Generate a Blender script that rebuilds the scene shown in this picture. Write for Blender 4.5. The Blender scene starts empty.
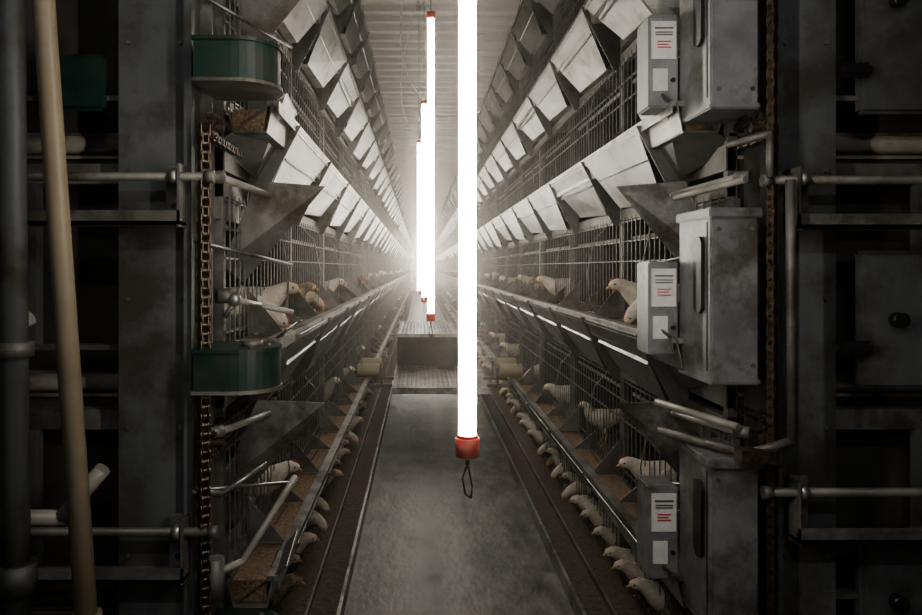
import bpy, bmesh, math, random
from mathutils import Vector, Matrix
random.seed(7)
XC=0.17; Y0=2.15; Y1=44.0
TIERS=[-0.16,0.55,1.28,2.01,2.74,3.47]

# ---------------------------------------------------------------- materials
def mat(name,c1,c2=None,rough=0.5,metal=0.0,scale=6.0,bump=0.0,stretch=(1,1,1),detail=6,emit=None,dirt=None):
    m=bpy.data.materials.new(name); m.use_nodes=True
    nt=m.node_tree; b=nt.nodes['Principled BSDF']
    b.inputs['Roughness'].default_value=rough; b.inputs['Metallic'].default_value=metal
    if emit:
        b.inputs['Base Color'].default_value=(*c1,1)
        b.inputs['Emission Color'].default_value=(*emit[0],1); b.inputs['Emission Strength'].default_value=emit[1]
        return m
    c2=c2 or tuple(x*0.7 for x in c1)
    tc=nt.nodes.new('ShaderNodeTexCoord'); mp=nt.nodes.new('ShaderNodeMapping')
    mp.inputs['Scale'].default_value=stretch
    nt.links.new(tc.outputs['Object'],mp.inputs['Vector'])
    n=nt.nodes.new('ShaderNodeTexNoise'); n.inputs['Scale'].default_value=scale; n.inputs['Detail'].default_value=detail
    n.inputs['Roughness'].default_value=0.65
    nt.links.new(mp.outputs['Vector'],n.inputs['Vector'])
    r=nt.nodes.new('ShaderNodeValToRGB'); r.color_ramp.elements[0].position=0.36; r.color_ramp.elements[1].position=0.64
    r.color_ramp.elements[0].color=(*c2,1); r.color_ramp.elements[1].color=(*c1,1)
    nt.links.new(n.outputs['Fac'],r.inputs['Fac'])
    out=r.outputs['Color']
    if dirt:
        n2=nt.nodes.new('ShaderNodeTexNoise'); n2.inputs['Scale'].default_value=dirt[1]; n2.inputs['Detail'].default_value=8
        n2.inputs['Roughness'].default_value=0.7
        nt.links.new(tc.outputs['Object'],n2.inputs['Vector'])
        r2=nt.nodes.new('ShaderNodeValToRGB'); r2.color_ramp.elements[0].position=0.48; r2.color_ramp.elements[1].position=0.62
        nt.links.new(n2.outputs['Fac'],r2.inputs['Fac'])
        mx=nt.nodes.new('ShaderNodeMixRGB'); mx.inputs['Color2'].default_value=(*dirt[0],1)
        nt.links.new(r2.outputs['Color'],mx.inputs['Fac']); nt.links.new(out,mx.inputs['Color1']); out=mx.outputs['Color']
    nt.links.new(out,b.inputs['Base Color'])
    mr=nt.nodes.new('ShaderNodeMapRange'); mr.inputs['To Min'].default_value=max(0.05,rough-0.15); mr.inputs['To Max'].default_value=min(1,rough+0.18)
    nt.links.new(n.outputs['Fac'],mr.inputs['Value']); nt.links.new(mr.outputs['Result'],b.inputs['Roughness'])
    if bump:
        bp=nt.nodes.new('ShaderNodeBump'); bp.inputs['Strength'].default_value=bump; bp.inputs['Distance'].default_value=0.01
        nt.links.new(n.outputs['Fac'],bp.inputs['Height']); nt.links.new(bp.outputs['Normal'],b.inputs['Normal'])
    return m
GALV=mat('galvanised_steel',(0.44,0.435,0.42),(0.24,0.235,0.225),0.40,0.75,9,dirt=((0.13,0.115,0.09),4.0))
SHEET=mat('galvanised_sheet',(0.27,0.268,0.26),(0.15,0.147,0.14),0.42,0.7,6,dirt=((0.10,0.09,0.072),3.0))
GALVD=mat('dusty_steel',(0.25,0.24,0.225),(0.13,0.125,0.115),0.55,0.45,7,dirt=((0.085,0.07,0.055),4))
COL=mat('column_steel',(0.16,0.168,0.175),(0.10,0.107,0.112),0.55,0.3,4,stretch=(1,1,0.3),dirt=((0.07,0.065,0.055),3))
DARK=mat('dark_interior',(0.06,0.055,0.048),(0.025,0.023,0.02),0.85,0,5)  # near-black paints in shade for row interiors; also the cart riser's colour
WIRE=mat('wire_mesh',(0.26,0.255,0.24),(0.14,0.135,0.12),0.5,0.5,30)
FEED=mat('feed_meal',(0.30,0.215,0.13),(0.09,0.06,0.035),0.95,0,110,bump=0.9)
GUTTER=mat('gutter_litter',(0.13,0.10,0.07),(0.045,0.037,0.028),0.9,0,40,bump=0.7)
CHAIN=mat('oily_chain',(0.15,0.11,0.08),(0.05,0.038,0.03),0.4,0.7,60)
GREEN=mat('green_paint',(0.006,0.038,0.029),(0.004,0.022,0.017),0.5,0,12,dirt=((0.03,0.036,0.03),7))
PVC=mat('pvc_greywhite',(0.38,0.365,0.33),(0.24,0.225,0.20),0.4,0,8)
PVCT=mat('pvc_tan',(0.32,0.265,0.19),(0.24,0.20,0.14),0.45,0,5)
BELT=mat('manure_belt',(0.27,0.25,0.21),(0.11,0.10,0.08),0.7,0,8)
RED=mat('red_cap',(0.75,0.05,0.03),(0.5,0.03,0.02),0.4,0,10)
REDP=mat('red_print',(0.55,0.05,0.05),(0.5,0.05,0.04),0.6)
WHITE=mat('label_white',(0.70,0.70,0.68),(0.58,0.58,0.56),0.5,0,20)
BLACK=mat('black_rubber',(0.015,0.015,0.017),(0.008,0.008,0.008),0.4)
PANEL=mat('grey_enclosure',(0.32,0.33,0.335),(0.21,0.22,0.225),0.45,0.45,8,dirt=((0.13,0.12,0.10),5))
GLOW=mat('tube_glow',(1,1,1),emit=((1.0,0.93,0.82),58.0))
GLOWN=mat('fill_glow',(1,1,1),emit=((0.95,0.97,1.0),55.0))  # emission of the added fill lamp behind the camera
FWHITE=mat('feather_white',(0.78,0.73,0.65),(0.56,0.50,0.41),0.85,0,28,bump=0.5)
FBROWN=mat('feather_buff',(0.38,0.30,0.23),(0.16,0.12,0.09),0.85,0,24,bump=0.5)
BEAK=mat('beak_horn',(0.62,0.42,0.16),(0.45,0.28,0.10),0.5)
COMB=mat('comb_red',(0.50,0.13,0.10),(0.38,0.08,0.06),0.6)
FLOORM=mat('wet_concrete',(0.20,0.182,0.158),(0.030,0.028,0.025),0.46,0,9,bump=0.8,stretch=(1,0.45,1),detail=15,dirt=((0.045,0.041,0.036),3.2))
CEILM=mat('ceiling_panel',(0.56,0.54,0.49),(0.46,0.44,0.40),0.5,0,2)
WALLM=mat('wall_panel',(0.60,0.58,0.54),(0.45,0.43,0.40),0.7,0,3)

# ---------------------------------------------------------------- builder
class B:
    def __init__(s): s.v=[];s.f=[];s.m=[];s.mats=[];s.sm=[]
    def mi(s,m):
        if m not in s.mats: s.mats.append(m)
        return s.mats.index(m)
    def add(s,vs,fs,m,smooth=False):
        o=len(s.v); s.v+= [tuple(v) for v in vs]; k=s.mi(m)
        for f in fs: s.f.append([i+o for i in f]); s.m.append(k); s.sm.append(smooth)
    def box(s,a,b,m):
        x0,y0,z0=[min(a[i],b[i]) for i in range(3)]; x1,y1,z1=[max(a[i],b[i]) for i in range(3)]
        s.add([(x0,y0,z0),(x1,y0,z0),(x1,y1,z0),(x0,y1,z0),(x0,y0,z1),(x1,y0,z1),(x1,y1,z1),(x0,y1,z1)],
              [(0,3,2,1),(4,5,6,7),(0,1,5,4),(1,2,6,5),(2,3,7,6),(3,0,4,7)],m)
    def rbox(s,a,b,m,r=0.008):
        bm=bmesh.new(); bmesh.ops.create_cube(bm,size=1)
        for v in bm.verts:
            v.co=Vector([(a[i]+b[i])/2+v.co[i]*abs(b[i]-a[i]) for i in range(3)])
        bmesh.ops.bevel(bm,geom=bm.edges[:],offset=r,segments=2,affect='EDGES')
        bm.verts.index_update()
        s.add([v.co.copy() for v in bm.verts],[[v.index for v in f.verts] for f in bm.faces],m); bm.free()
    def plate(s,pts,t,m):
        pts=[Vector(p) for p in pts]
        n=(pts[1]-pts[0]).cross(pts[2]-pts[0]).normalized()*t
        k=len(pts); vs=pts+[p+n for p in pts]
        fs=[tuple(range(k))[::-1],tuple(range(k,2*k))]+[(i,(i+1)%k,k+(i+1)%k,k+i) for i in range(k)]
        s.add(vs,fs,m)
    def cyl(s,p0,p1,r,m,n=12,r1=None,cap=True,smooth=True):
        p0=Vector(p0);p1=Vector(p1); r1=r if r1 is None else r1
        d=(p1-p0).normalized(); a=d.orthogonal().normalized(); b=d.cross(a)
        vs=[]
        for p,rr in((p0,r),(p1,r1)):
            for i in range(n):
                t=2*math.pi*i/n; vs.append(p+(a*math.cos(t)+b*math.sin(t))*rr)
        s.add(vs,[(i,(i+1)%n,n+(i+1)%n,n+i) for i in range(n)],m,smooth)
        if cap: s.add(vs,[tuple(range(n))[::-1],tuple(range(n,2*n))],m)
    def ball(s,c,r,m,sc=(1,1,1),nu=10,nv=7):
        vs=[];fs=[]
        for j in range(nv+1):
            ph=math.pi*j/nv
            for i in range(nu):
                th=2*math.pi*i/nu
                vs.append((c[0]+r*sc[0]*math.sin(ph)*math.cos(th),c[1]+r*sc[1]*math.sin(ph)*math.sin(th),c[2]+r*sc[2]*math.cos(ph)))
        for j in range(nv):
            for i in range(nu): fs.append((j*nu+i,j*nu+(i+1)%nu,(j+1)*nu+(i+1)%nu,(j+1)*nu+i))
        s.add(vs,fs,m,True)
    def pipe(s,pts,r,m,n=10):
        for a,b in zip(pts[:-1],pts[1:]): s.cyl(a,b,r,m,n)
        if r>0.003:
            for p in pts[1:-1]: s.ball(p,r*1.01,m,nu=8,nv=5)
    def prism(s,poly,z0,z1,m):
        k=len(poly); vs=[(x,y,z0) for x,y in poly]+[(x,y,z1) for x,y in poly]
        s.add(vs,[tuple(range(k))[::-1],tuple(range(k,2*k))]+[(i,(i+1)%k,k+(i+1)%k,k+i) for i in range(k)],m)
    def obj(s,name,parent=None,loc=None):
        me=bpy.data.meshes.new(name); me.from_pydata(s.v,[],s.f)
        for m in s.mats: me.materials.append(m)
        me.polygons.foreach_set('material_index',s.m); me.polygons.foreach_set('use_smooth',s.sm)
        bm=bmesh.new(); bm.from_mesh(me)
        bmesh.ops.remove_doubles(bm,verts=bm.verts[:],dist=1e-6) if len(s.v)<4000 else None
        bmesh.ops.recalc_face_normals(bm,faces=bm.faces[:]); bm.to_mesh(me); bm.free(); me.update()
        o=bpy.data.objects.new(name,me); bpy.context.scene.collection.objects.link(o)
        if parent: o.parent=parent
        if loc: o.location=loc
        return o
def empty(name):
    e=bpy.data.objects.new(name,None); bpy.context.scene.collection.objects.link(e); e.empty_display_size=0.1; return e

# ---------------------------------------------------------------- room
XL,XR,YB,YF,ZC=-5.0,5.3,-3.0,46.0,4.15
b=B(); b.box((XL,YB,-0.1),(XR,YF,0),FLOORM); b.obj('floor')
b=B(); b.box((XL,YB,ZC+0.05),(XR,YF,ZC+0.12),CEILM)
y=YB
while y<YF-0.3:
    b.add([(XL,y,ZC+0.05),(XR,y,ZC+0.05),(XL,y+0.03,ZC),(XR,y+0.03,ZC),(XL,y+0.09,ZC),(XR,y+0.09,ZC),(XL,y+0.12,ZC+0.05),(XR,y+0.12,ZC+0.05)],
          [(0,1,3,2),(2,3,5,4),(4,5,7,6)],CEILM); y+=0.3
b.obj('ceiling')
for n,a,c in(('wall_left',(XL-0.1,YB,0),(XL,YF,ZC+0.1)),('wall_right',(XR,YB,0),(XR+0.1,YF,ZC+0.1)),
             ('wall_back',(XL,YF,0),(XR,YF+0.1,ZC+0.1)),('wall_front',(XL,YB-0.1,0),(XR,YB,ZC+0.1))):
    b=B(); b.box(a,c,WALLM); b.obj(n)

# ---------------------------------------------------------------- cage rows
def make_row(s):
    root=empty('poultry_cage_row')
    P=lambda d,y,z:(XC+s*d,y,z)
    b=B()
    def bx(d0,d1,y0,y1,z0,z1,m): b.box(P(d0,y0,z0),P(d1,y1,z1),m)
    zt_top=3.98
    for t,z in enumerate(TIERS):
        if t==0:
            bx(0.50,0.515,Y0,Y1,0.0,0.075,GALV)
            bx(0.515,0.64,Y0,Y1,0.0,0.030,GUTTER)
            bx(0.64,0.65,Y0,Y1,0.0,0.06,GALVD)
            bx(0.65,1.45,Y0,Y1,0.0,0.02,GUTTER)
        else:
            b.plate([P(0.62,Y0,z),P(0.62,Y1,z),P(0.640,Y1,z-0.09),P(0.640,Y0,z-0.09)],0.004,GALV)
            bx(0.603,0.641,Y0,Y1,z-0.012,z+0.004,GALV)
            bx(0.603,0.607,Y0,Y1,z-0.034,z-0.010,GALV)
            bx(0.640,0.745,Y0,Y1,z-0.094,z-0.088,GALV)
            b.plate([P(0.745,Y0,z-0.09),P(0.745,Y1,z-0.09),P(0.765,Y1,z-0.015),P(0.765,Y0,z-0.015)],0.004,GALV)
            bx(0.645,0.752,Y0+0.02,Y1,z-0.085,z-0.018,FEED)
            bx(0.78,1.45,Y0,Y1,z-0.105,z-0.095,GALVD)
            bx(0.80,1.45,Y0,Y1,z-0.175,z-0.165,BELT)
            bx(0.77,0.80,Y0,Y1,z-0.21,z-0.13,GALVD)
        top=z+0.46
        bx(0.772,0.80,Y0,Y1,top-0.02,top+0.03,GALVD)
        b.cyl(P(0.83,Y0,z+0.36),P(0.83,Y1,z+0.36),0.009,PVC,8)
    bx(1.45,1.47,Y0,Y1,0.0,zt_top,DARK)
    bx(0.78,1.47,Y0,Y1,zt_top-0.02,zt_top,GALVD)
    b.obj('longitudinal_sheets',root)
    b=B(); L=0.84
    for t,z in enumerate(TIERS):
        if t==0: continue
        y=Y0+0.30
        while y<Y1-L:
            j=random.uniform(-0.012,0.012); q=random.uniform(-0.02,0.02)
            dr=0.26 if t>1 else 0.20
            b.plate([P(0.600,y+0.02,z-0.02),P(0.600,y+0.82,z-0.02),P(0.725+j,y+0.66,z-dr+0.03+q),P(0.725+j,y+0.10,z-dr+q)],0.003,SHEET)
            # folded seam halfway down the scoop and return lip at the bottom
            b.plate([P(0.652,y+0.06,z-0.115),P(0.652,y+0.75,z-0.105),P(0.646,y+0.75,z-0.118),P(0.646,y+0.06,z-0.128)],0.003,GALV)
            b.plate([P(0.725+j,y+0.10,z-dr+q),P(0.725+j,y+0.66,z-dr+0.03+q),P(0.755,y+0.66,z-dr+0.03+q),P(0.755,y+0.10,z-dr+q)],0.003,GALVD)
            b.plate([P(0.585,y,z-0.012),P(0.77,y,z-0.012),P(0.77,y,z-dr-0.05),P(0.74,y,z-dr-0.05)],0.004,SHEET)
            b.plate([P(0.64,y,z-0.01),P(0.775,y,z-0.01),P(0.775,y,z+0.15)],0.003,GALVD)
            b.plate([P(0.64,y+L/2,z-0.01),P(0.775,y+L/2,z-0.01),P(0.775,y+L/2,z+0.10)],0.003,GALVD)
            if y<14 and t>0:   # bent wire hangers carrying the trough
                b.pipe([P(0.775,y+0.2,z+0.44),P(0.70,y+0.2,z+0.36),P(0.665,y+0.2,z+0.20),P(0.675,y+0.2,z+0.05),P(0.72,y+0.2,z-0.02)],0.0028,WIRE,6)
            y+=L
    b.obj('trough_brackets',root)
    b=B()
    y=Y0
    while y<Y1:
        b.box(P(0.775,y,0),P(0.805,y+0.03,zt_top),GALVD)
        b.box(P(0.79,y+0.01,0.02),P(1.45,y+0.016,zt_top),DARK)  # solid divider, coloured dark to deepen the shade inside the cages
        y+=1.12
    b.obj('partitions',root)
    b=B()
    for t,z in enumerate(TIERS):
        z0=max(z-0.05,0.03) if t else 0.06; z1=z+0.45
        y=Y0+0.03; k=0
        while y<Y1:
            r=0.0020 if y<14 else 0.003
            if y<14 or k%2==0:
                b.box(P(0.762-r,y-r,z0),P(0.762+r,y+r,z1),WIRE)
            y+=0.06; k+=1
        for h in (0.02,0.25,0.34,0.43):
            if z+h>0.05: b.box(P(0.764,Y0,z+h-0.003),P(0.770,Y1,z+h+0.003),WIRE)
    b.obj('wire_front',root)
    # end frame
    b=B()
    c0,c1=(0.83,1.04) if s<0 else (0.85,1.03)
    b.box(P(c0,2.02,0),P(c1,2.035,4.05),COL)
    b.box(P(c0,2.035,0),P(c0+0.012,2.13,4.05),COL)
    b.box(P(c1-0.012,2.035,0),P(c1,2.13,4.05),COL)
    b.box(P(c0-0.035,2.10,0),P(c0,2.13,4.05),GALVD)
    b.box(P(c0-0.01,1.99,0),P(c0+0.012,2.02,4.05),COL)
    for zz in [0.3+0.37*i for i in range(10)]:
        b.cyl(P(c0+0.03,2.012,zz),P(c0+0.03,2.02,zz),0.006,GALVD,6)
        b.cyl(P(c1-0.03,2.012,zz),P(c1-0.03,2.02,zz),0.006,GALVD,6)
    b.box(P(2.05,2.02,0),P(2.25,2.035,4.05),COL)
    b.box(P(1.47,2.1,0),P(1.50,2.14,4.05),COL)
    b.box(P(0.78,2.138,0),P(2.6,2.148,0.15),COL)
    for t,z in enumerate(TIERS):
        if z+0.45<0.3: continue
        b.box(P(1.04,2.08,z+0.47),P(2.9,2.13,z+0.53),GALVD)
        b.box(P(1.04,2.05,z-0.02),P(2.9,2.09,z-0.005),GALVD)
        b.cyl(P(1.06,2.16,z-0.13),P(2.9,2.16,z-0.13),0.028,BELT,14)
        b.cyl(P(1.06,2.20,z+0.02),P(2.9,2.20,z+0.02),0.018,GALVD,10)
        b.box(P(1.10,2.40,z+0.05),P(2.9,2.41,z+0.40),BELT if t%2 else DARK)
        b.box(P(1.3,2.06,z-0.02),P(1.33,2.10,z+0.47),COL)
        b.box(P(1.62,2.06,z-0.02),P(1.66,2.10,z+0.47),GALVD)
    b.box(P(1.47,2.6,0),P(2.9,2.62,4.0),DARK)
    b.obj('end_frame',root)
    b=B()
    for z in TIERS[1:5]:
        zz=z
        b.plate([P(0.712,2.33,zz-0.22),P(0.49,2.36,zz-0.235),P(0.775,2.40,zz-0.56),P(0.83,2.33,zz-0.50)],0.004,GALVD if z>1.9 and s<0 else GALV)
        b.plate([P(0.58,2.16,zz+0.03),P(0.60,2.46,zz+0.03),P(0.74,2.44,zz-0.20),P(0.80,2.16,zz-0.13)],0.003,SHEET)
        b.plate([P(0.83,2.0,zz+0.06),P(0.80,2.5,zz+0.06),P(0.80,2.5,zz+0.0),P(0.83,2.0,zz+0.0)],0.003,GALV)
        b.cyl(P(0.74,2.02,zz-0.25),P(0.66,2.42,zz-0.27),0.011,PVC,12)
        b.cyl(P(0.77,1.99,zz-0.25),P(0.74,2.02,zz-0.25),0.018,GALVD,12)
        b.cyl(P(0.83,2.05,zz-0.43),P(0.60,2.35,zz-0.50),0.006,GALV,8)
        b.box(P(0.78,2.12,zz-0.36),P(0.80,2.8,zz-0.30),GALVD)
    b.obj('deflector_plates',root)
    return root
rowL=make_row(-1); rowR=make_row(1)

# ---------------------------------------------------------------- chains
def chain(b,p0,p1,wdir):
    p0=Vector(p0);p1=Vector(p1);d=(p1-p0);L=d.length;d.normalize();w=Vector(wdir).normalized();n=d.cross(w)
    pitch=0.0254;k=int(L/pitch)
    for i in range(k):
        a=p0+d*(i*pitch);c=a+d*pitch; off=0.012 if i%2 else 0.008
        for sg in(-1,1):
            q=[]
            for cc,a0 in((c,0),(a,math.pi)):
                for j in range(5):
                    t=a0-math.pi/2+j*math.pi/4
                    q.append(cc+w*sg*off+(d*math.cos(t)+n*math.sin(t))*0.0105)
            b.plate(q,0.0025,CHAIN)
        b.cyl(a-w*0.0145,a+w*0.0145,0.0065,CHAIN,8)
def sprocket(b,c,r,m):
    c=Vector(c); n=14; pts=[]
    for i in range(n*4):
        t=2*math.pi*i/(n*4); rr=r+(0.008 if i%4 in(0,1) else -0.004)
        pts.append((c.x-0.004,c.y+rr*math.cos(t),c.z+rr*math.sin(t)))
    b.plate(pts,0.008,m); b.cyl((c.x-0.03,c.y,c.z),(c.x+0.03,c.y,c.z),r*0.4,m,12)
for s,xv in((-1,-0.60),(1,0.985)):
    e=empty('drive_chain')
    b=B()
    zt=1.92 if s<0 else 4.0
    chain(b,(xv,1.955,0.02),(xv,1.955,zt),(0.9,0.6,0))
    chain(b,(xv+s*0.02,2.0,0.0),(xv+s*0.02,2.0,zt),(0.5,1,0))
    for z in(1.93,1.03 if s<0 else 1.07,0.25):
        chain(b,(xv-s*0.01,1.98,z),(xv-s*0.01,2.78,z),(1,0,0))
        chain(b,(xv-s*0.01,1.98,z-0.06),(xv-s*0.01,2.78,z-0.06),(1,0,0))
        sprocket(b,(xv-s*0.01,2.0,z-0.03),0.03,CHAIN); sprocket(b,(xv-s*0.01,2.78,z-0.03),0.03,CHAIN)
    b.obj('roller_links',e)

# ---------------------------------------------------------------- green gear guards
for z in(2.085,1.22,0.40):
    b=B(); R=0.112; gx=-0.52
    def dshape(r,ex):
        pts=[]
        for i in range(17):
            t=-math.pi/2+math.pi*i/16; pts.append((gx+r*math.cos(t),2.04+r*math.sin(t)))
        return pts+[(gx-ex,2.04+r),(gx-ex,2.04-r)]
    b.prism(dshape(R,0.105),z-0.06,z+0.045,GREEN)
    b.prism(dshape(R+0.006,0.11),z+0.045,z+0.055,GREEN)
    b.prism(dshape(R+0.006,0.11),z-0.07,z-0.06,GALVD)
    b.cyl((gx+0.03,2.04,z+0.05),(gx+0.03,2.04,z+0.07),0.03,GALVD,12)
    for a in(-1,0,1): b.cyl((gx+0.08*math.cos(a),2.04+0.08*math.sin(a),z+0.05),(gx+0.08*math.cos(a),2.04+0.08*math.sin(a),z+0.062),0.008,GALVD,6)
    b.obj('gear_guard')

# ---------------------------------------------------------------- pipes and rods
b=B(); b.cyl((-1.09,1.90,0),(-1.13,1.90,4.1),0.036,COL,20); b.cyl((-1.095,1.9,0.62),(-1.095,1.9,0.70),0.05,COL,20)
b.cyl((-1.10,1.9,1.26),(-1.10,1.9,1.30),0.048,GALVD,20); b.cyl((-1.09,1.9,0),(-1.09,1.9,0.02),0.07,COL,20); b.obj('steel_pipe')
b=B(); b.cyl((-0.765,1.70,0),(-1.05,1.70,4.1),0.026,PVCT,20); b.cyl((-0.807,1.70,0.60),(-0.811,1.70,0.66),0.036,PVCT,20)
b.cyl((-0.765,1.7,0),(-0.767,1.7,0.03),0.045,PVCT,20); b.obj('plastic_pipe')
def rod(z,x0,x1,y=1.95):
    b=B(); b.cyl((x0,y,z),(x1,y,z),0.0125,GALVD,12)
    xe=x1 if abs(x1)<abs(x0) else x0
    b.cyl((xe-0.012,y,z),(xe+0.012,y,z),0.018,GALVD,12)
    sg=-1 if xe<0 else 1
    b.cyl((xe+sg*0.09,y,z),(xe+sg*0.11,y,z),0.022,GALV,12)
    xa=xe+sg*0.08
    b.box((xa,1.985,z-0.14),(xa+sg*0.055,2.0,z+0.035),GALVD)
    b.box((xa,1.93,z-0.14),(xa+sg*0.006,2.0,z+0.035),GALVD)
    b.box((xa,1.93,z-0.135),(xa+sg*1.2,2.02,z-0.125),GALVD)
    b.box((xa,1.93,z-0.135),(xa+sg*1.2,1.937,z-0.095),GALVD)
    b.cyl((xa+sg*0.03,1.98,z-0.08),(xa+sg*0.03,1.99,z-0.08),0.01,CHAIN,6)
    b.obj('drive_rod')
rod(1.755,-1.9,-0.585); rod(0.765,-1.9,-0.575); rod(1.745,0.965,2.1); rod(0.875,0.965,2.1)
b=B()
b.pipe([(-1.35,2.0,1.32),(-1.16,1.98,1.33),(-1.10,1.98,1.36)],0.020,PVC)
b.pipe([(-1.9,1.99,0.80),(-1.02,1.99,0.79),(-0.90,1.99,0.93)],0.022,PVC)
b.obj('water_pipe')
b=B(); b.cyl((-0.58,1.99,1.42),(-0.53,2.02,1.42),0.022,GALVD,12); b.ball((-0.53,2.0,1.41),0.02,GALV)
b.pipe([(-0.53,2.0,1.41),(-0.49,2.15,1.385),(-0.40,2.2,1.36)],0.009,PVC)
b.pipe([(-0.56,2.0,1.36),(-0.53,2.0,1.40),(-0.51,2.0,1.45)],0.007,GALVD); b.obj('shutoff_valve')
b=B(); b.pipe([(-0.60,2.0,0.62),(-0.52,2.05,0.64),(-0.40,2.25,0.83)],0.011,PVC); b.cyl((-0.58,1.98,0.56),(-0.58,1.98,0.68),0.025,GALVD,10)
b.pipe([(-0.66,2.0,0.86),(-0.58,2.05,0.84),(-0.47,2.15,0.9)],0.008,GALV); b.obj('shutoff_valve')
b=B(); b.pipe([(1.005,1.90,1.74),(1.01,1.90,1.03),(0.90,1.92,0.990),(0.84,2.05,0.985),(0.76,2.22,0.985)],0.0125,GALVD)
b.box((0.865,1.88,0.972),(0.975,1.93,1.008),CHAIN); b.pipe([(0.965,1.93,1.75),(0.965,1.93,1.87),(0.90,2.05,1.86)],0.010,GALVD); b.obj('crank_lever')
b=B(); b.cyl((0.90,1.98,1.05),(0.76,2.25,1.07),0.011,PVC,12); b.cyl((0.92,1.98,1.75),(0.80,2.2,1.72),0.010,PVC,12); b.obj('water_pipe')

# ---------------------------------------------------------------- enclosures right
for z in(2.19,1.42,0.72):
    b=B()
    zl,zh=z-0.24,z+0.24
    b.rbox((0.81,1.95,zl),(0.945,2.19,zh),PANEL,0.006)
    b.rbox((0.803,1.94,zh-0.02),(0.952,2.20,zh+0.008),PANEL,0.004)
    b.rbox((0.806,1.945,zl-0.006),(0.948,2.19,zl+0.01),PANEL,0.004)
    pts=[]
    for i in range(16):
        t=2*math.pi*i/16; pts.append((0.799,2.02+0.030*math.cos(t),z+0.06+(0.085 if math.sin(t)>0 else -0.085)+0.026*math.sin(t)))
    b.plate(pts,0.014,BLACK)
    b.box((0.808,1.972,zl+0.03),(0.811,1.976,zh-0.03),BLACK)
    for dz in(-0.19,0.19):
        b.cyl((0.925,1.945,z+dz),(0.925,1.951,z+dz),0.006,GALVD,8); b.cyl((0.83,1.945,z+dz),(0.83,1.951,z+dz),0.006,GALVD,8)
    b.obj('gearbox_enclosure')
    b=B(); zc=z-0.04
    b.rbox((0.712,2.18,zc-0.15),(0.805,2.30,zc+0.14),PANEL,0.005)
    b.box((0.720,2.176,zc+0.0),(0.797,2.1815,zc+0.118),WHITE)
    for i in range(3): b.box((0.738,2.173,zc+0.035+i*0.009),(0.780-0.008*(i%2),2.1765,zc+0.0375+i*0.009),REDP)
    b.box((0.730,2.173,zc+0.094),(0.787,2.1765,zc+0.098),GALVD)
    for i in range(2): b.box((0.732,2.173,zc+0.074+i*0.008),(0.785,2.1765,zc+0.076+i*0.008),BLACK)
    b.box((0.725,2.175,zc-0.10),(0.770,2.181,zc-0.03),WHITE)
    b.cyl((0.787,2.174,zc-0.065),(0.787,2.181,zc-0.065),0.007,BLACK,10)
    b.obj('switch_box')

b=B()
for z0,z1 in((1.95,2.6),(1.15,1.55),(0.35,0.72)):
    b.rbox((1.28,2.03,z0),(1.75,2.07,z1),COL,0.01)
    b.cyl((1.38,2.0,(z0+z1)/2),(1.38,2.04,(z0+z1)/2),0.022,BLACK,14)
    b.rbox((1.21,2.0,z0+0.1),(1.30,2.03,z0+0.14),BLACK,0.01)
b.obj('end_cover_panel')
b=B()
for z0 in(1.85,2.35): b.rbox((-1.05,1.99,z0+0.1),(-0.90,2.02,z0+0.26),GREEN,0.01)
b.obj('motor_cover')

# ---------------------------------------------------------------- tube lights
tubes=[(0.088,1.30,1.155,1.5),(0.053,3.40,1.245,1.5),(0.03,5.2,1.25,1.5)]
y=6.8;i=0
while y<44:
    tubes.append((0.02+(0.06 if i%2 else -0.03),y,1.22+random.uniform(-0.05,0.05),1.5)); y+=1.7;i+=1
for k,(x,y,z,L) in enumerate(tubes):
    b=B(); r=0.0165
    b.cyl((x,y,z+0.02),(x,y,z+L-0.02),r,GLOW,12,cap=False)
    for zz,sg in((z,1),(z+L,-1)):
        b.cyl((x,y,zz-0.004),(x,y,zz+sg*0.03),0.0225,RED,16)
        b.cyl((x,y,zz+sg*0.03),(x,y,zz+sg*0.036),0.019,RED,16)
    b.cyl((x,y,z),(x,y,z-0.02),0.004,GALVD,8)
    if k<3: b.pipe([(x,y,z-0.018),(x-0.009,y,z-0.045),(x-0.004,y,z-0.075),(x+0.007,y,z-0.082),(x+0.009,y,z-0.06),(x+0.001,y,z-0.022)],0.0016,CHAIN,6)
    b.pipe([(x,y,z+L),(x,y,z+L+0.05),(x,y,ZC)],0.002,CHAIN,6)
    if k in(1,2,3):
        pts=[]
        for j in range(17):
            t=j/16; pts.append((x-0.005-0.20*math.sin(math.pi*t)*(1-0.3*t),y,z+L-0.30*math.sin(math.pi*t*0.8)*(1-t)+t*(ZC-z-L)))
        b.pipe(pts,0.004,WHITE,6)
    b.obj('tube_light')
b=B(); b.rbox((-0.6,-1.3,3.98),(0.9,-1.15,4.15),WHITE,0.02); b.box((-0.55,-1.28,3.965),(0.85,-1.17,3.985),GLOWN)  # unseen fill lamp, added behind the camera to brighten the row ends
b.obj('added_fill_light')

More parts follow.
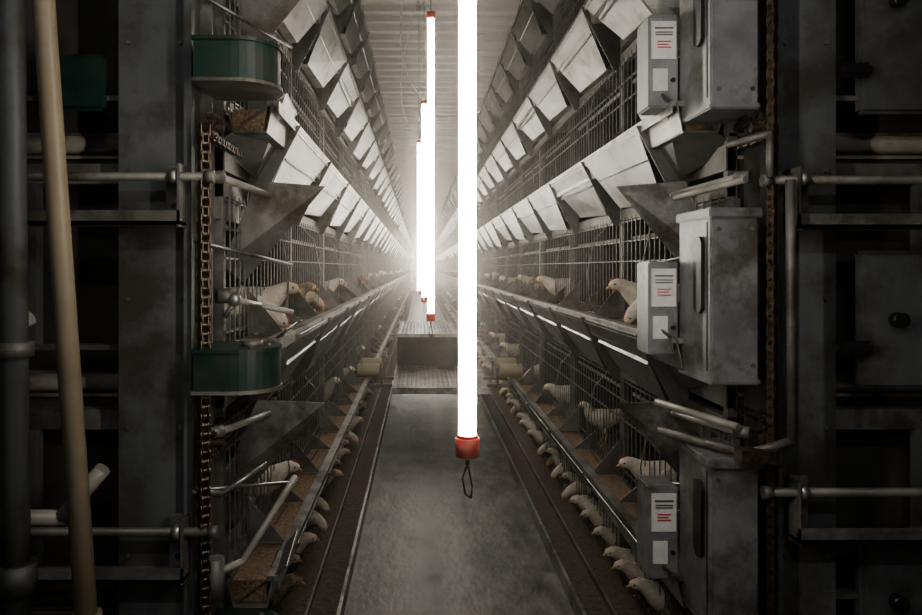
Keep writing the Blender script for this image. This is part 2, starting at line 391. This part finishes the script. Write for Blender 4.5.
# ---------------------------------------------------------------- service cart riding on the trough rails
e=empty('service_cart'); b=B()
def deck(x0,x1,y0,y1,z):
    b.box((x0,y0,z-0.03),(x1,y1,z),GALVD)
    b.box((x0,y0-0.01,z-0.05),(x1,y0,z+0.006),GALV)
    yy=y0+0.03;r=0
    while yy<y1:
        xx=x0+0.03+(0.02 if r%2 else 0)
        while xx<x1-0.03:
            dx=0.011; dy=0.011*(1 if r%2 else -1)
            b.plate([(xx-dx,yy-dy,z),(xx+0.004-dx,yy-dy-0.003,z),(xx+dx+0.003,yy+dy,z),(xx+dx-0.003,yy+dy+0.003,z)],0.003,GALV)
            xx+=0.04
        yy+=0.03;r+=1
deck(-0.24,0.62,6.0,7.4,0.47); deck(-0.24,0.40,7.4,9.2,0.80)
b.box((-0.24,7.38,0.47),(0.40,7.40,0.77),DARK)
for x in(-0.24,0.37): 
    for yy in(7.4,9.17): b.box((x,yy,0.44),(x+0.03,yy+0.03,0.8),GALVD)
b.box((-0.24,7.4,0.42),(0.62,9.2,0.45),GALVD)
for sx,xa,xb in((-1,-0.24,-0.52),(1,0.58,0.86)):
    for yy in(6.05,6.45):
        b.box((xa,yy-0.02,0.47),(xb,yy+0.02,0.50),GALVD)
        b.cyl((xb+0.17*(-sx),yy,0.615),(xb+sx*0.02,yy,0.615),0.058,PVCT,18)
        b.cyl((xb+sx*0.02,yy,0.615),(xb+sx*0.04,yy,0.615),0.03,GALVD,12)
        b.box((xb-sx*0.20,yy-0.015,0.49),(xb-sx*0.18,yy+0.015,0.64),GALVD)
b.obj('decks_and_rollers',e)

# ---------------------------------------------------------------- chickens
def hen_mesh(name,body,pose):
    if pose=='feed':
        sp=[(-.185,.255,.006,.014),(-.155,.238,.028,.022),(-.11,.212,.052,.046),(-.05,.190,.072,.068),(.01,.184,.077,.074),(.055,.192,.070,.068),
            (.088,.208,.054,.054),(.112,.224,.040,.042),(.132,.238,.031,.033),(.150,.248,.0265,.028),(.168,.252,.0255,.026),(.186,.248,.021,.022),(.199,.242,.011,.012)]
        hd=Vector((1,0,-0.35)).normalized(); hc=Vector((.172,0,.252))
    elif pose=='peck':
        sp=[(-.185,.275,.006,.014),(-.155,.255,.028,.022),(-.11,.225,.052,.046),(-.05,.198,.072,.068),(.01,.184,.077,.074),(.055,.180,.068,.066),
            (.088,.180,.050,.052),(.112,.176,.037,.040),(.134,.166,.029,.032),(.152,.152,.0265,.028),(.166,.136,.025,.026),(.176,.120,.020,.021),(.182,.108,.011,.012)]
        hd=Vector((0.5,0,-1)).normalized(); hc=Vector((.168,0,.134))
    else:
        sp=[(-.175,.262,.006,.014),(-.145,.242,.028,.022),(-.10,.215,.052,.046),(-.04,.192,.072,.068),(.015,.188,.077,.074),(.055,.202,.068,.066),
            (.082,.225,.052,.052),(.098,.248,.039,.041),(.110,.268,.031,.033),(.124,.286,.0265,.028),(.144,.294,.0255,.0255),(.163,.290,.020,.021),(.175,.286,.011,.012)]
        hd=Vector((1,0,-0.2)).normalized(); hc=Vector((.146,0,.294))
    b=B(); n=14; vs=[];fs=[]
    c=[Vector((p[0],0,p[1])) for p in sp]
    for i,p in enumerate(sp):
        t=(c[min(i+1,len(c)-1)]-c[max(i-1,0)]).normalized(); up=Vector((-t.z,0,t.x)) 
        for j in range(n):
            a=2*math.pi*j/n
            vs.append(c[i]+Vector((0,1,0))*p[2]*math.cos(a)+up*p[3]*math.sin(a))
    for i in range(len(sp)-1):
        for j in range(n): fs.append((i*n+j,i*n+(j+1)%n,(i+1)*n+(j+1)%n,(i+1)*n+j))
    fs.append(tuple(range(n))); fs.append(tuple(range((len(sp)-1)*n,len(sp)*n)))
    b.add(vs,fs,body,True)
    hp=hc+hd*0.026
    b.cyl(hp,hp+hd*0.022+Vector((0,0,-0.004)),0.008,BEAK,8,r1=0.0015)
    b.cyl(hp+Vector((0,0,-0.004)),hp+hd*0.015+Vector((0,0,-0.008)),0.006,BEAK,8,r1=0.0015)
    upv=Vector((-hd.z,0,hd.x)); cs=0.9
    prof=[(.020,.019),(.016,.029),(.010,.024),(.003,.033),(-.004,.025),(-.010,.029),(-.014,.020)]
    b.plate([hc+hd*p*cs+upv*(q*cs+0.004)+Vector((0,-0.0015,0)) for p,q in prof],0.003,COMB)
    for sg in(-1,1):
        b.ball(hc+hd*0.012+upv*0.005+Vector((0,sg*0.0225,0)),0.0042,BLACK,nu=8,nv=5)
        b.ball(hc+hd*0.018-upv*0.020+Vector((0,sg*0.006,0)),0.0055,COMB,(0.7,0.5,1.3),8,5)
        b.ball((-.035,sg*0.062,.200),0.085,body,(1.0,0.22,0.52),14,8)
        b.plate([(-.09,sg*0.058,.215),(-.155,sg*0.030,.235),(-.10,sg*0.05,.185)],0.006,body)
        hip=(.0,sg*0.032,.135);hock=(-.018,sg*0.034,.075);foot=(.0,sg*0.036,.008)
        b.cyl(hip,hock,0.022,body,10,r1=0.009); b.cyl(hock,foot,0.0065,BEAK,8,r1=0.005)
        for a in(-0.5,0,0.5,math.pi): 
            Lt=0.04 if a<3 else 0.018
            b.cyl(foot,(foot[0]+Lt*math.cos(a),foot[1]+Lt*math.sin(a),0.004),0.004,BEAK,6,r1=0.002)
    for j in range(5):
        b.plate([(-.13,0.012*(j-2),.235),(-.205,0.022*(j-2),.285-0.012*abs(j-2)),(-.215,0.022*(j-2)+0.004,.262-0.01*abs(j-2)),(-.13,0.012*(j-2),.215)],0.004,body)
    o=b.obj(name); me=o.data; bpy.data.objects.remove(o); me.name=name; return me
H={(c,p):hen_mesh('hen_%s_%s'%(c,p),m,p) for c,m in(('w',FWHITE),('b',FBROWN)) for p in('feed','peck','up')}
def put(name,key,s,d,y,z,sc=1.0,yaw=0,parent=None):
    o=bpy.data.objects.new(name,H[key]); bpy.context.scene.collection.objects.link(o)
    o.location=(XC+s*d,y,z); o.rotation_euler=(0,0,(math.pi if s>0 else 0)+yaw); o.scale=(sc,)*3
    if parent: o.parent=parent
    return o
def ysnap(y): return Y0+0.03+0.06*round((y-Y0-0.06)/0.06)+0.03
FL=lambda t:(TIERS[t]-0.095) if t else 0.02
for (c,p,s,d,y,t,sc,yaw) in[('w','feed',-1,0.83,2.68,2,0.95,0.0),('w','peck',-1,0.83,2.56,2,0.9,0.1),('w','feed',1,0.82,2.92,2,0.98,0.0),('w','peck',1,0.81,2.74,2,0.95,0.1),
        ('b','feed',-1,0.85,3.35,2,0.9,0),('b','peck',-1,0.85,3.7,2,0.9,0),('w','feed',1,0.84,4.9,2,0.95,0),('b','feed',1,0.85,5.2,2,0.9,0),('w','feed',-1,0.85,4.6,2,0.9,0),
        ('w','feed',-1,0.85,2.86,1,0.92,0),('w','feed',1,0.85,2.95,1,0.92,0)]:
    put('chicken',(c,p),s,d,ysnap(y),FL(t),sc,yaw)
fl=empty('chicken_flock')
for s in(-1,1):
    for t in range(0,3):
        y=2.5
        while y<24:
            st={0:0.21,1:1.1,2:0.9}[t]
            y+=st*random.uniform(0.6,1.5)
            if t and y<5.4 and t==2: continue
            if t and y<3.6: continue
            c='w' if random.random()<(0.98 if t==0 else 0.85) else 'b'
            p=random.choice(['feed','peck','feed','up'])
            if t==0: p=random.choice(['feed','feed','up','peck'])
            put('hen',(c,p),s,random.uniform(0.86,0.92)-(0.04 if t==0 else 0),ysnap(y),FL(t),random.uniform(0.80,0.95),random.uniform(-0.2,0.2),fl)

# ---------------------------------------------------------------- world, camera
w=bpy.data.worlds.new('world'); bpy.context.scene.world=w; w.use_nodes=True
w.node_tree.nodes['Background'].inputs['Color'].default_value=(0.5,0.55,0.6,1); w.node_tree.nodes['Background'].inputs['Strength'].default_value=0.05
vs=w.node_tree.nodes.new('ShaderNodeVolumeScatter'); vs.inputs['Color'].default_value=(1,0.96,0.90,1); vs.inputs['Density'].default_value=0.011; vs.inputs['Anisotropy'].default_value=0.92  # thin air haze added to imitate camera glare around the tubes
w.node_tree.links.new(vs.outputs['Volume'],w.node_tree.nodes['World Output'].inputs['Volume'])
cam=bpy.data.cameras.new('camera'); co=bpy.data.objects.new('camera',cam); bpy.context.scene.collection.objects.link(co)
co.location=(0,0,1.5); co.rotation_euler=(math.radians(90),0,0); cam.sensor_width=36; cam.lens=700/922*36
cam.shift_x=41/922; cam.shift_y=-39.5/922; cam.clip_end=200; cam.clip_start=0.02
bpy.context.scene.camera=co
try: bpy.context.scene.view_settings.look='AgX - Medium High Contrast'
except Exception as ex: print(ex)
